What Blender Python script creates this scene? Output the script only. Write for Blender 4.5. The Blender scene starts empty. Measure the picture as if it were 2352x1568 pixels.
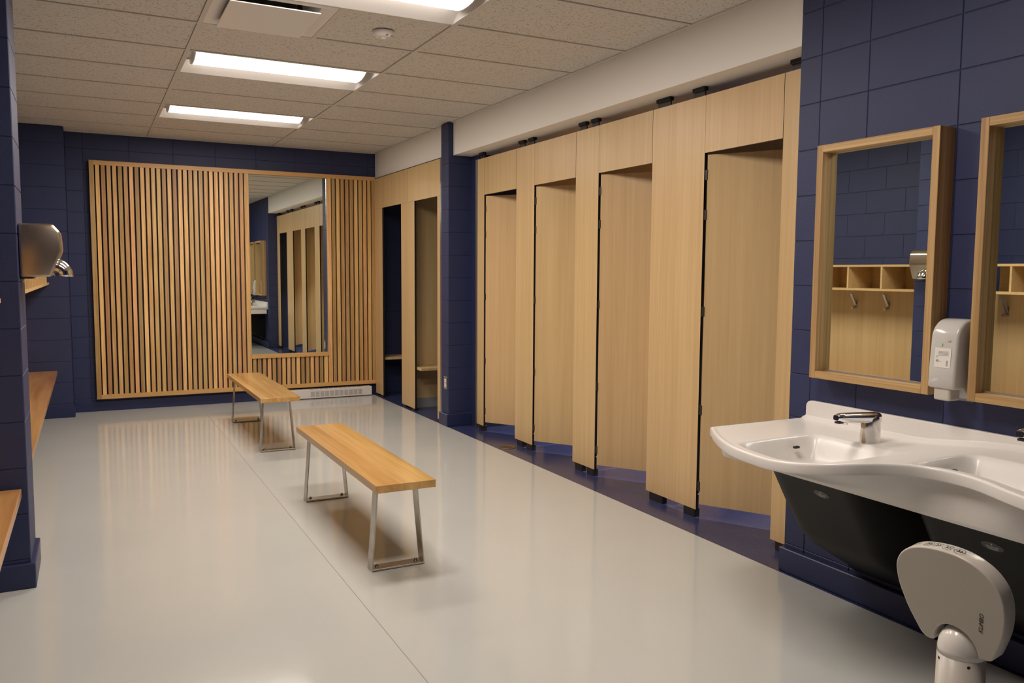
import bpy, bmesh, math, random
from mathutils import Vector, Matrix
random.seed(7)
S = bpy.context.scene
C = S.collection

# ------------------------------------------------------------------ camera
cam_d = bpy.data.cameras.new('camera')
cam_d.sensor_width = 36.0
cam_d.lens = 1884.938 / 2352 * 36.0
cam_d.clip_start = 0.05
cam = bpy.data.objects.new('camera', cam_d)
C.objects.link(cam)
_r = Vector((0.88901228, -0.45783943, 0.00634298))
_u = Vector((0.03272006, 0.07733957, 0.99646776))
_f = Vector((0.45671279, 0.88566452, -0.08373636))
M = Matrix((_r, _u, -_f)).transposed().to_4x4()
M.translation = Vector((-1.79570729, -8.44927873, 1.40059404))
cam.matrix_world = M
S.camera = cam

# ------------------------------------------------------------------ world, exposure
w = bpy.data.worlds.new('world'); S.world = w
w.use_nodes = True
w.node_tree.nodes['Background'].inputs[0].default_value = (0.02, 0.02, 0.02, 1)
w.node_tree.nodes['Background'].inputs[1].default_value = 1.0
S.view_settings.view_transform = 'Standard'
S.view_settings.look = 'None'
S.view_settings.exposure = 0.0
S.view_settings.gamma = 1.0
S.view_settings.use_curve_mapping = False
try:                                                       # keep the render quick: looser noise target, fewer deep bounces
    S.cycles.use_adaptive_sampling = True
    S.cycles.adaptive_threshold = 0.10
    S.cycles.max_bounces = 5
    S.cycles.diffuse_bounces = 3
    S.cycles.glossy_bounces = 3
    S.cycles.transmission_bounces = 3
except Exception: pass
LAMP = 5.0                        # radiance of the ceiling light lenses
LAMP_W = 28.0                     # watts of the lamp in each ceiling light
STALL_W = 10.0                    # watts of each stall downlight
LAMP_COL = (1.0, 0.895, 0.80, 1)

# ------------------------------------------------------------------ main dimensions (metres)
FAR, CEIL, BACK = 0.617, 2.722, -9.3
XR, XB, XL = 1.112, 1.125, -2.44      # sink wall face, bulkhead face, niche back wall
ZB = 2.435                            # underside of the bulkhead
XP = 1.27                             # front of the stall partitions
ALC = 2.55                            # back wall of the stall alcoves
T = 0.6096

# ------------------------------------------------------------------ materials
MAT = {}
def nmat(name):
    m = bpy.data.materials.new(name); m.use_nodes = True
    nt = m.node_tree; b = nt.nodes['Principled BSDF']
    MAT[name] = m
    return m, nt, b
def plain(name, col, rough=0.5, metal=0.0, spec=0.5, coat=0.0, noise=0.0, nscale=20.0, bump=0.0, bscale=200.0):
    m, nt, b = nmat(name)
    b.inputs['Base Color'].default_value = (*col, 1)
    b.inputs['Roughness'].default_value = rough
    b.inputs['Metallic'].default_value = metal
    b.inputs['Specular IOR Level'].default_value = spec
    b.inputs['Coat Weight'].default_value = coat
    if noise or bump:
        tc = nt.nodes.new('ShaderNodeTexCoord')
    if noise:
        n = nt.nodes.new('ShaderNodeTexNoise'); n.inputs['Scale'].default_value = nscale; n.inputs['Detail'].default_value = 4
        nt.links.new(tc.outputs['Object'], n.inputs['Vector'])
        r = nt.nodes.new('ShaderNodeValToRGB')
        r.color_ramp.elements[0].position = 0.3; r.color_ramp.elements[1].position = 0.7
        r.color_ramp.elements[0].color = (*[c * (1 - noise) for c in col], 1)
        r.color_ramp.elements[1].color = (*[min(1, c * (1 + noise)) for c in col], 1)
        nt.links.new(n.outputs['Fac'], r.inputs['Fac']); nt.links.new(r.outputs['Color'], b.inputs['Base Color'])
    if bump:
        n2 = nt.nodes.new('ShaderNodeTexNoise'); n2.inputs['Scale'].default_value = bscale; n2.inputs['Detail'].default_value = 3
        nt.links.new(tc.outputs['Object'], n2.inputs['Vector'])
        bp = nt.nodes.new('ShaderNodeBump'); bp.inputs['Strength'].default_value = bump; bp.inputs['Distance'].default_value = 0.002
        nt.links.new(n2.outputs['Fac'], bp.inputs['Height']); nt.links.new(bp.outputs['Normal'], b.inputs['Normal'])
    return m
def wood(name, c0, c1, axis='z', fine=60.0, stretch=0.03, rough=0.4, hue=0.0, val=0.0, c2=None, coat=0.0, wscale=1.0):
    """grain running along one axis; optional per-object tint from Object Info Random"""
    m, nt, b = nmat(name)
    tc = nt.nodes.new('ShaderNodeTexCoord')
    oi = nt.nodes.new('ShaderNodeObjectInfo')
    mp = nt.nodes.new('ShaderNodeMapping')
    sc = [1, 1, 1]; sc['xyz'.index(axis)] = stretch
    mp.inputs['Scale'].default_value = sc
    off = nt.nodes.new('ShaderNodeVectorMath'); off.operation = 'MULTIPLY_ADD'
    nt.links.new(oi.outputs['Random'], off.inputs[0]); off.inputs[1].default_value = (37.1, 51.7, 23.3)
    nt.links.new(tc.outputs['Object'], mp.inputs['Vector'])
    nt.links.new(mp.outputs['Vector'], off.inputs[2])
    n1 = nt.nodes.new('ShaderNodeTexNoise'); n1.inputs['Scale'].default_value = fine; n1.inputs['Detail'].default_value = 3; n1.inputs['Roughness'].default_value = 0.65
    n2 = nt.nodes.new('ShaderNodeTexNoise'); n2.inputs['Scale'].default_value = fine * 0.13 * wscale; n2.inputs['Detail'].default_value = 2; n2.inputs['Distortion'].default_value = 1.2
    nt.links.new(off.outputs[0], n1.inputs['Vector']); nt.links.new(off.outputs[0], n2.inputs['Vector'])
    mx = nt.nodes.new('ShaderNodeMath'); mx.operation = 'MULTIPLY_ADD'; mx.inputs[1].default_value = 0.5
    ml = nt.nodes.new('ShaderNodeMath'); ml.operation = 'MULTIPLY'; ml.inputs[1].default_value = 0.5
    nt.links.new(n1.outputs['Fac'], mx.inputs[0]); nt.links.new(n2.outputs['Fac'], ml.inputs[0]); nt.links.new(ml.outputs[0], mx.inputs[2])
    r = nt.nodes.new('ShaderNodeValToRGB'); e = r.color_ramp.elements
    e[0].position = 0.34; e[1].position = 0.66; e[0].color = (*c0, 1); e[1].color = (*c1, 1)
    if c2:
        k = e.new(0.78); k.color = (*c2, 1)
    nt.links.new(mx.outputs[0], r.inputs['Fac'])
    out = r.outputs['Color']
    if hue or val:
        hs = nt.nodes.new('ShaderNodeHueSaturation')
        mh = nt.nodes.new('ShaderNodeMapRange'); mh.inputs['To Min'].default_value = 0.5 - hue; mh.inputs['To Max'].default_value = 0.5 + hue
        wn = nt.nodes.new('ShaderNodeTexWhiteNoise'); wn.noise_dimensions = '1D'
        nt.links.new(oi.outputs['Random'], wn.inputs['W'])
        nt.links.new(wn.outputs['Value'], mh.inputs['Value']); nt.links.new(mh.outputs[0], hs.inputs['Hue'])
        mv = nt.nodes.new('ShaderNodeMapRange'); mv.inputs['To Min'].default_value = 1 - val; mv.inputs['To Max'].default_value = 1 + val * 0.6
        nt.links.new(oi.outputs['Random'], mv.inputs['Value']); nt.links.new(mv.outputs[0], hs.inputs['Value'])
        nt.links.new(out, hs.inputs['Color']); out = hs.outputs['Color']
    nt.links.new(out, b.inputs['Base Color'])
    b.inputs['Roughness'].default_value = rough
    b.inputs['Coat Weight'].default_value = coat
    b.inputs['Coat Roughness'].default_value = 0.15
    return m

plain('navy', (0.025, 0.034, 0.104), 0.55, bump=0.35, bscale=160, noise=0.06, nscale=6)
plain('navy_base', (0.022, 0.031, 0.100), 0.38)
plain('white_wall', (0.90, 0.87, 0.82), 0.6, bump=0.15, bscale=90)
plain('grid_white', (0.66, 0.63, 0.58), 0.5)
plain('fixture_white', (0.86, 0.84, 0.82), 0.35)
plain('core_black', (0.012, 0.010, 0.009), 0.5)
plain('black_plastic', (0.022, 0.018, 0.015), 0.4)
plain('dark_duct', (0.02, 0.018, 0.016), 0.7)
plain('aluminium', (0.55, 0.55, 0.55), 0.35, metal=1.0)
plain('steel', (0.56, 0.53, 0.49), 0.34, metal=1.0, noise=0.15, nscale=14)
plain('steel_brushed', (0.50, 0.42, 0.34), 0.30, metal=1.0)
plain('chrome', (0.82, 0.82, 0.82), 0.06, metal=1.0)
plain('chrome_spotty', (0.66, 0.64, 0.62), 0.14, metal=1.0, noise=0.12, nscale=30)
plain('mirror', (0.80, 0.86, 0.83), 0.0, metal=1.0)
plain('bolt', (0.20, 0.18, 0.16), 0.4, metal=1.0)
plain('brass', (0.32, 0.22, 0.09), 0.4, metal=1.0)
plain('sink_white', (0.83, 0.80, 0.77), 0.28, noise=0.025, nscale=260)
plain('trap_black', (0.006, 0.005, 0.0045), 0.48, spec=0.22)
plain('badge_dark', (0.045, 0.04, 0.036), 0.4)
plain('badge_print', (0.55, 0.52, 0.48), 0.5)
plain('step_white', (0.60, 0.55, 0.49), 0.32)
plain('step_face', (0.44, 0.405, 0.35), 0.4)
plain('step_cap', (0.78, 0.74, 0.70), 0.18)
plain('print_black', (0.02, 0.02, 0.02), 0.5)
plain('print_grey', (0.30, 0.29, 0.28), 0.5)
plain('print_green', (0.45, 0.65, 0.42), 0.5)
plain('print_red', (0.80, 0.48, 0.44), 0.5)
plain('card', (0.80, 0.77, 0.72), 0.5)
plain('heater_white', (0.78, 0.74, 0.71), 0.4)
plain('slot_grey', (0.30, 0.26, 0.24), 0.6)
plain('socket_white', (0.85, 0.82, 0.78), 0.4)
plain('backing_dark', (0.016, 0.017, 0.034), 0.7)
plain('vinyl_grey', (0.30, 0.30, 0.30), 0.6)
wood('maple', (0.60, 0.405, 0.195), (0.72, 0.51, 0.26), 'z', 45, 0.025, 0.36, hue=0.004, val=0.04)
wood('cubby_maple', (0.62, 0.40, 0.17), (0.76, 0.53, 0.26), 'y', 45, 0.025, 0.45)
wood('slat', (0.56, 0.28, 0.09), (0.90, 0.575, 0.25), 'z', 70, 0.05, 0.42, hue=0.010, val=0.44)
wood('slat_x', (0.60, 0.33, 0.11), (0.76, 0.46, 0.18), 'x', 70, 0.05, 0.42)
wood('bench_wood', (0.44, 0.215, 0.055), (0.76, 0.48, 0.17), 'y', 22, 0.035, 0.24, c2=(0.80, 0.53, 0.21), coat=0.3, hue=0.004, val=0.10)
wood('butcher', (0.40, 0.17, 0.05), (0.70, 0.42, 0.16), 'y', 16, 0.06, 0.28, coat=0.3)
wood('ply_edge_y', (0.32, 0.18, 0.065), (0.64, 0.42, 0.19), 'y', 120, 0.01, 0.5)
wood('ply_edge_z', (0.34, 0.19, 0.07), (0.64, 0.42, 0.19), 'z', 120, 0.01, 0.5)

# frosted soap dispenser shell
m, nt, b = nmat('frost')
b.inputs['Base Color'].default_value = (0.74, 0.72, 0.69, 1); b.inputs['Roughness'].default_value = 0.16
b.inputs['Transmission Weight'].default_value = 0.18; b.inputs['Subsurface Weight'].default_value = 0.0

# lamp lens
m, nt, b = nmat('lens')
b.inputs['Base Color'].default_value = (0.9, 0.9, 0.9, 1)
b.inputs['Emission Color'].default_value = LAMP_COL
b.inputs['Emission Strength'].default_value = LAMP
m, nt, b = nmat('stall_lens')
b.inputs['Base Color'].default_value = (0.9, 0.9, 0.9, 1)
b.inputs['Emission Color'].default_value = (1.0, 0.86, 0.76, 1)
b.inputs['Emission Strength'].default_value = 1.2

# speckled sheet floors
def floor_mat(name, col, fleck, rough, amount, sc):
    m, nt, b = nmat(name)
    tc = nt.nodes.new('ShaderNodeTexCoord')
    v = nt.nodes.new('ShaderNodeTexVoronoi'); v.inputs['Scale'].default_value = sc
    nt.links.new(tc.outputs['Object'], v.inputs['Vector'])
    lt = nt.nodes.new('ShaderNodeMath'); lt.operation = 'LESS_THAN'; lt.inputs[1].default_value = 0.22
    nt.links.new(v.outputs['Distance'], lt.inputs[0])
    wn = nt.nodes.new('ShaderNodeTexWhiteNoise'); nt.links.new(v.outputs['Color'], wn.inputs['Vector'])
    gt = nt.nodes.new('ShaderNodeMath'); gt.operation = 'GREATER_THAN'; gt.inputs[1].default_value = 1 - amount
    nt.links.new(wn.outputs['Value'], gt.inputs[0])
    mu = nt.nodes.new('ShaderNodeMath'); mu.operation = 'MULTIPLY'
    nt.links.new(lt.outputs[0], mu.inputs[0]); nt.links.new(gt.outputs[0], mu.inputs[1])
    n = nt.nodes.new('ShaderNodeTexNoise'); n.inputs['Scale'].default_value = 1.7; n.inputs['Detail'].default_value = 6
    nt.links.new(tc.outputs['Object'], n.inputs['Vector'])
    r = nt.nodes.new('ShaderNodeValToRGB'); e = r.color_ramp.elements
    e[0].color = (*[c * 0.95 for c in col], 1); e[1].color = (*[min(1, c * 1.05) for c in col], 1)
    nt.links.new(n.outputs['Fac'], r.inputs['Fac'])
    mix = nt.nodes.new('ShaderNodeMix'); mix.data_type = 'RGBA'
    nt.links.new(mu.outputs[0], mix.inputs['Factor']); nt.links.new(r.outputs['Color'], mix.inputs['A'])
    mix.inputs['B'].default_value = (*fleck, 1)
    nt.links.new(mix.outputs['Result'], b.inputs['Base Color'])
    n3 = nt.nodes.new('ShaderNodeTexNoise'); n3.inputs['Scale'].default_value = 5; n3.inputs['Detail'].default_value = 2
    nt.links.new(tc.outputs['Object'], n3.inputs['Vector'])
    bp = nt.nodes.new('ShaderNodeBump'); bp.inputs['Strength'].default_value = 0.06; bp.inputs['Distance'].default_value = 0.01
    nt.links.new(n3.outputs['Fac'], bp.inputs['Height']); nt.links.new(bp.outputs['Normal'], b.inputs['Normal'])
    b.inputs['Roughness'].default_value = rough
    b.inputs['Specular IOR Level'].default_value = 0.55
floor_mat('floor_grey', (0.555, 0.565, 0.545), (0.64, 0.64, 0.62), 0.105, 0.5, 260)
floor_mat('floor_blue', (0.034, 0.043, 0.118), (0.20, 0.19, 0.30), 0.22, 0.28, 170)

# fissured ceiling tile
m, nt, b = nmat('tile')
tc = nt.nodes.new('ShaderNodeTexCoord')
oi = nt.nodes.new('ShaderNodeObjectInfo')
add = nt.nodes.new('ShaderNodeVectorMath'); add.operation = 'MULTIPLY_ADD'; add.inputs[1].default_value = (9.3, 5.1, 0)
nt.links.new(oi.outputs['Random'], add.inputs[0]); nt.links.new(tc.outputs['Object'], add.inputs[2])
nz = nt.nodes.new('ShaderNodeTexNoise'); nz.inputs['Scale'].default_value = 14; nz.inputs['Detail'].default_value = 1
nt.links.new(add.outputs[0], nz.inputs['Vector'])
mad = nt.nodes.new('ShaderNodeVectorMath'); mad.operation = 'MULTIPLY_ADD'; mad.inputs[1].default_value = (0.05, 0.05, 0)
nt.links.new(nz.outputs['Color'], mad.inputs[0]); nt.links.new(add.outputs[0], mad.inputs[2])
masks = []
for sx, sy in ((130, 42), (42, 130)):
    mp = nt.nodes.new('ShaderNodeMapping'); mp.inputs['Scale'].default_value = (sx, sy, 1)
    mp.inputs['Rotation'].default_value = (0, 0, 0.5)
    nt.links.new(mad.outputs[0], mp.inputs['Vector'])
    v = nt.nodes.new('ShaderNodeTexVoronoi'); v.voronoi_dimensions = '2D'; v.inputs['Scale'].default_value = 1
    nt.links.new(mp.outputs[0], v.inputs['Vector'])
    wn = nt.nodes.new('ShaderNodeTexWhiteNoise'); nt.links.new(v.outputs['Color'], wn.inputs['Vector'])
    th = nt.nodes.new('ShaderNodeMapRange'); th.inputs['From Min'].default_value = 0.66; th.inputs['From Max'].default_value = 1.0
    th.inputs['To Min'].default_value = 0.0; th.inputs['To Max'].default_value = 0.36
    nt.links.new(wn.outputs['Value'], th.inputs['Value'])
    lt = nt.nodes.new('ShaderNodeMath'); lt.operation = 'LESS_THAN'
    nt.links.new(v.outputs['Distance'], lt.inputs[0]); nt.links.new(th.outputs[0], lt.inputs[1])
    masks.append(lt)
mxm = nt.nodes.new('ShaderNodeMath'); mxm.operation = 'MAXIMUM'
nt.links.new(masks[0].outputs[0], mxm.inputs[0]); nt.links.new(masks[1].outputs[0], mxm.inputs[1])
mix = nt.nodes.new('ShaderNodeMix'); mix.data_type = 'RGBA'
mix.inputs['A'].default_value = (0.70, 0.67, 0.62, 1); mix.inputs['B'].default_value = (0.40, 0.34, 0.29, 1)
nt.links.new(mxm.outputs[0], mix.inputs['Factor']); nt.links.new(mix.outputs['Result'], b.inputs['Base Color'])
b.inputs['Roughness'].default_value = 0.85

# ------------------------------------------------------------------ helpers
ORG = {}                      # world origin of every object
def nb(): return bmesh.new()
def box(bm, x0, x1, y0, y1, z0, z1, bev=0.0, seg=2, mi=0):
    """axis box; bev rounds its edges"""
    b2 = bmesh.new()
    vs = [b2.verts.new((x, y, z)) for x in (min(x0, x1), max(x0, x1)) for y in (min(y0, y1), max(y0, y1)) for z in (min(z0, z1), max(z0, z1))]
    for f in ((0, 1, 3, 2), (4, 6, 7, 5), (0, 4, 5, 1), (2, 3, 7, 6), (0, 2, 6, 4), (1, 5, 7, 3)):
        b2.faces.new([vs[i] for i in f])
    if bev:
        bmesh.ops.bevel(b2, geom=b2.edges[:], offset=bev, segments=seg, affect='EDGES', profile=0.5)
    merge(bm, b2, mi)
    return bm
def merge(bm, b2, mi=None):
    b2.verts.index_update()
    mp = [bm.verts.new(v.co) for v in b2.verts]
    for f in b2.faces:
        try:
            nf = bm.faces.new([mp[v.index] for v in f.verts]); nf.smooth = f.smooth
            nf.material_index = f.material_index if mi is None else mi
        except ValueError: pass
    b2.free()
def prism(bm, pts, axis, a0, a1, bev=0.0, seg=2, smooth=False):
    """polygon extruded along an axis; pts give the other two coordinates in xyz order"""
    b2 = bmesh.new()
    def mk(p, a):
        c = list(p); c.insert('xyz'.index(axis), a); return c
    v0 = [b2.verts.new(mk(p, a0)) for p in pts]; v1 = [b2.verts.new(mk(p, a1)) for p in pts]
    n = len(pts)
    caps = [b2.faces.new(v0), b2.faces.new(v1[::-1])]
    for i in range(n):
        f = b2.faces.new((v0[i], v0[(i + 1) % n], v1[(i + 1) % n], v1[i])); f.smooth = smooth
    bmesh.ops.recalc_face_normals(b2, faces=b2.faces[:])
    if bev:
        ed = set(e for f in caps for e in f.edges) if smooth else b2.edges[:]
        bmesh.ops.bevel(b2, geom=list(ed), offset=bev, segments=seg, affect='EDGES', profile=0.5)
        if smooth:
            for f in b2.faces: f.smooth = True
    merge(bm, b2)
    return bm
def lathe(bm, prof, c, axis='z', n=24, smooth=True, sx=1.0, sy=1.0):
    """profile of (radius, height) turned around an axis through c"""
    rings = []
    for r, h in prof:
        ring = []
        for i in range(n):
            a = 2 * math.pi * i / n
            p = [r * math.cos(a) * sx, r * math.sin(a) * sy]; p.insert('xyz'.index(axis), h)
            ring.append(bm.verts.new((c[0] + p[0], c[1] + p[1], c[2] + p[2])))
        rings.append(ring)
    fs = []
    for a, b_ in zip(rings, rings[1:]):
        for i in range(n):
            f = bm.faces.new((a[i], a[(i + 1) % n], b_[(i + 1) % n], b_[i])); f.smooth = smooth; fs.append(f)
    fs.append(bm.faces.new(rings[0])); fs.append(bm.faces.new(rings[-1]))
    bmesh.ops.recalc_face_normals(bm, faces=fs)
    return bm
def sweep(bm, path, prof_fn, n=20):
    """rings of points from prof_fn(i) joined along a path of frames"""
    rings = [[bm.verts.new(p) for p in prof_fn(i)] for i in path]
    fs = []
    for a, b_ in zip(rings, rings[1:]):
        k = len(a)
        for i in range(k):
            f = bm.faces.new((a[i], a[(i + 1) % k], b_[(i + 1) % k], b_[i])); f.smooth = True; fs.append(f)
    fs.append(bm.faces.new(rings[0])); fs.append(bm.faces.new(rings[-1]))
    bmesh.ops.recalc_face_normals(bm, faces=fs)
    return bm
def put(name, me, org, parent=None):
    o = bpy.data.objects.new(name, me); C.objects.link(o)
    org = Vector(org)
    if parent is not None:
        o.parent = parent; o.location = org - ORG[parent.name]
    else:
        o.location = org
    ORG[o.name] = org
    return o
def obj(name, bm, mat, parent=None, org=None, smooth=None):
    """one mesh object from world-space geometry; its origin sits at its base"""
    xs = [v.co for v in bm.verts]
    lo = Vector([min(v[i] for v in xs) for i in range(3)]); hi = Vector([max(v[i] for v in xs) for i in range(3)])
    if org is None: org = Vector(((lo.x + hi.x) / 2, (lo.y + hi.y) / 2, lo.z))
    bmesh.ops.translate(bm, verts=bm.verts[:], vec=-Vector(org))
    me = bpy.data.meshes.new(name)
    bm.normal_update(); bm.to_mesh(me); bm.free()
    for mm in (mat if isinstance(mat, (list, tuple)) else [mat]): me.materials.append(MAT[mm])
    return put(name, me, org, parent)
def thing(name, loc, label=None, cat=None, group=None):
    o = bpy.data.objects.new(name, None); C.objects.link(o)
    o.empty_display_size = 0.05; o.location = loc; ORG[o.name] = Vector(loc)
    if label: tag(o, label, cat, group)
    return o
def tag(o, label, cat, group=None):
    o['label'] = label; o['category'] = cat
    if group: o['group'] = group
    return o
def struct(o, label=None):
    o['kind'] = 'structure'
    if label: o['label'] = label
    return o
def text_mesh(txt, size, depth=0.0008, shear=0.0, align='CENTER'):
    cu = bpy.data.curves.new('t', 'FONT'); cu.body = txt; cu.size = size; cu.extrude = depth; cu.shear = shear
    cu.align_x = align; cu.align_y = 'CENTER'; cu.resolution_u = 3
    o = bpy.data.objects.new('t', cu); C.objects.link(o)
    dg = bpy.context.evaluated_depsgraph_get()
    me = bpy.data.meshes.new_from_object(o.evaluated_get(dg))
    bpy.data.objects.remove(o); bpy.data.curves.remove(cu)
    b2 = bmesh.new(); b2.from_mesh(me); bpy.data.meshes.remove(me)
    for f in b2.faces: f.material_index = 0
    return b2
def place(b2, ex, ey, ez, o):
    ex, ey, ez, o = map(Vector, (ex, ey, ez, o))
    for v in b2.verts: v.co = o + ex * v.co.x + ey * v.co.y + ez * v.co.z
    return b2
def sst(a, b_, x):
    t = max(0.0, min(1.0, (x - a) / (b_ - a))); return t * t * (3 - 2 * t)
def interp(tab, x):
    if x <= tab[0][0]: return tab[0][1]
    for (a, va), (b_, vb) in zip(tab, tab[1:]):
        if x <= b_:
            t = (x - a) / (b_ - a); t = t * t * (3 - 2 * t) * 0.35 + t * 0.65
            return va + (vb - va) * t
    return tab[-1][1]

# ================================================================== THE ROOM
# ---- floor: grey sheet with the blue sheet of the stall alcoves
bm = nb(); box(bm, XL - 0.02, 1.064, BACK, FAR, -0.05, 0.0)
floor = struct(obj('floor', bm, 'floor_grey', org=(0, 0, 0)), 'glossy speckled light grey sheet floor')
bm = nb(); box(bm, 1.064, ALC, BACK, FAR, -0.05, 0.0)
obj('blue_floor_sheet', bm, 'floor_blue', floor, org=(1.8, -3, 0))
bm = nb(); box(bm, -0.8078, -0.8050, BACK, FAR, 0.0, 0.0006)
obj('floor_seam', bm, 'slot_grey', floor)

# ---- block walls: a recessed core and one child per concrete block
BW, BH = 0.4064, 0.2032
Z0 = 0.739 - 3 * BH            # first full course above the floor
def courses():
    zs = [0.0]; z = Z0
    while z < CEIL - 0.03:
        if z > 0.03: zs.append(z)
        z += BH
    zs.append(CEIL - 0.001)
    return list(zip(zs, zs[1:]))
BLK = {}
def block_mesh(w_, h, axis, sgn):
    """chamfered face block: width along the wall, proud of the core by 5 mm, cached"""
    key = (round(w_, 3), round(h, 3), axis, sgn)
    if key in BLK: return BLK[key]
    j = 0.0012; c = 0.0022; d = 0.006
    b2 = bmesh.new()
    def P(a, z, k):
        return (sgn * k, a, z) if axis == 'x' else (a, sgn * k, z)
    o_ = [(-w_ / 2 + j, j), (w_ / 2 - j, j), (w_ / 2 - j, h - j), (-w_ / 2 + j, h - j)]
    i_ = [(-w_ / 2 + j + c, j + c), (w_ / 2 - j - c, j + c), (w_ / 2 - j - c, h - j - c), (-w_ / 2 + j + c, h - j - c)]
    r0 = [b2.verts.new(P(a, z, -d)) for a, z in o_]; r1 = [b2.verts.new(P(a, z, -c)) for a, z in o_]; r2 = [b2.verts.new(P(a, z, 0)) for a, z in i_]
    b2.faces.new(r0[::-1]); b2.faces.new(r2)
    for A, B_ in ((r0, r1), (r1, r2)):
        for i in range(4): b2.faces.new((A[i], A[(i + 1) % 4], B_[(i + 1) % 4], B_[i]))
    bmesh.ops.recalc_face_normals(b2, faces=b2.faces[:])
    me = bpy.data.meshes.new('block'); b2.to_mesh(me); b2.free(); me.materials.append(MAT['navy'])
    BLK[key] = me
    return me
def block_face(parent, axis, sgn, plane, joints, running=False, zmin=0.0, zmax=9.0):
    """blocks on one wall face; joints = vertical joint positions along the wall"""
    for k, (z0, z1) in enumerate(courses()):
        if z0 < zmin - 0.01 or z1 > zmax + 0.01: continue
        js = list(joints)
        if running and k % 2:
            js = [js[0]] + [(a + b_) / 2 for a, b_ in zip(js, js[1:])] + [js[-1]]
        for a, b_ in zip(js, js[1:]):
            if b_ - a < 0.03: continue
            me = block_mesh(b_ - a, z1 - z0, axis, sgn)
            mid = (a + b_) / 2
            put('block', me, (plane, mid, z0) if axis == 'x' else (mid, plane, z0), parent)
def span(a, b_, step=BW, start=None):
    s = a if start is None else start
    while s > a: s -= step
    out = [a]; s += step
    while s < b_ - 0.02:
        if s - out[-1] > 0.02: out.append(s)
        s += step
    return out + [b_]
D = 0.0035
# far wall
bm = nb(); box(bm, XL - 0.02, ALC, FAR + D, FAR + 0.2, -0.05, CEIL)
wall_far = struct(obj('wall_far', bm, 'navy'), 'navy painted concrete block end wall')
block_face(wall_far, 'y', -1, FAR, span(-1.957, 1.6, start=-1.805))
# pier at the left end of the far wall
bm = nb(); box(bm, XL, -1.957 - D, 0.345 + D, FAR + 0.01, 0, CEIL - 0.001)
wall_pier = struct(obj('wall_far_left', bm, 'navy'), 'navy painted block return beside the slatted panel')
block_face(wall_pier, 'y', -1, 0.345, [XL, -2.36, -1.957])
block_face(wall_pier, 'x', 1, -1.957, [0.345, FAR])
# left column between the two bench niches
CN, CF, CX = -4.345, -3.985, -2.060
bm = nb(); box(bm, XL, CX - D, CN + D, CF - D, 0, CEIL - 0.001)
wall_col = struct(obj('wall_left_column', bm, 'navy'), 'navy painted block column carrying the hand dryer')
block_face(wall_col, 'x', 1, CX, [CN, CF])
block_face(wall_col, 'y', -1, CN, [XL, CX])
block_face(wall_col, 'y', 1, CF, [XL, CX])
# left wall (back of the niches)
bm = nb(); box(bm, XL - 0.2, XL - D, BACK, FAR, -0.05, CEIL)
wall_left = struct(obj('wall_left', bm, 'navy'), 'navy painted block wall behind the bench niches')
block_face(wall_left, 'x', 1, XL, span(CF, 0.345), running=True, zmin=1.3)
block_face(wall_left, 'x', 1, XL, span(-8.4, CN), running=True, zmin=1.3)
# right wall with the mirrors and sinks
bm = nb(); box(bm, XR + D, ALC, BACK, -5.652 - D, 0, CEIL - 0.001)
wall_right = struct(obj('wall_right', bm, 'navy'), 'navy painted block wall above the sinks')
jr = [-5.652, -5.774, -6.027]
while jr[-1] - BW > -8.9: jr.append(jr[-1] - BW)
block_face(wall_right, 'x', -1, XR, jr[::-1])
block_face(wall_right, 'y', 1, -5.652, [XR, XR + 0.16])
# pilaster between the two alcoves
PN, PF, PX = -1.625, -1.455, 1.078
bm = nb(); box(bm, PX + D, ALC, PN + D, PF - D, 0, CEIL - 0.001)
wall_pil = struct(obj('wall_right_pilaster', bm, 'navy'), 'navy painted block pilaster between the stall alcoves')
box(bm := nb(), XP + 0.034, ALC, -1.795, PN + 0.01, 0, CEIL - 0.001); obj('return', bm, 'navy', wall_pil)
block_face(wall_pil, 'x', -1, PX, [PN, PF])
block_face(wall_pil, 'y', -1, PN, [PX, PX + 0.4064, PX + 0.8128, ALC])
# alcove back wall, room rear wall
bm = nb(); box(bm, ALC, ALC + 0.2, -5.652, FAR + 0.2, -0.05, CEIL)
struct(obj('wall_alcove_back', bm, 'navy'), 'navy painted wall at the back of the stalls')
bm = nb(); box(bm, XL - 0.2, ALC, BACK - 0.2, BACK, -0.05, CEIL)
struct(obj('wall_back', bm, 'navy'), 'navy wall behind the viewer')
# bulkhead over the stalls
bm = nb()
prof = [(XB, ZB), (XB, CEIL - 0.001), (ALC, CEIL - 0.001), (ALC, ZB)]
prism(bm, prof, 'y', -5.648, PN + 0.006)
struct(obj('wall_bulkhead', bm, 'white_wall'), 'off-white bulkhead over the near stalls')
bm = nb(); prism(bm, [(XB, ZB + 0.015), (XB, CEIL - 0.001), (ALC, CEIL - 0.001), (ALC, ZB + 0.015)], 'y', PF - 0.004, FAR - 0.001)
struct(obj('wall_bulkhead_far', bm, 'white_wall'), 'off-white bulkhead over the far changing cubicles')

# base courses
def base(name, label, segs, h=0.113):
    bm = nb()
    for s in segs: box(bm, *s, 0.0, h, bev=0.004, seg=1)
    return struct(obj(name, bm, 'navy_base'), label)
base('baseboard_left', 'navy cove base around the hand dryer column', [(XL, CX + 0.018, CN - 0.016, CF + 0.016)])
base('baseboard_right', 'navy cove base under the sinks', [(XR - 0.030, XR + 0.01, BACK + 0.02, -5.652 + 0.004)])
base('baseboard_pilaster', 'navy cove base around the pilaster', [(PX - 0.020, XP + 0.033, PN - 0.012, PF + 0.012)])
base('baseboard_far', 'navy base along the end wall', [(-1.957, 1.09, FAR - 0.012, FAR + 0.004)], 0.10)
base('baseboard_far_left', 'navy base on the return beside the slats', [(XL, -1.957 + 0.012, 0.345 - 0.012, FAR - 0.015)], 0.10)

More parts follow.
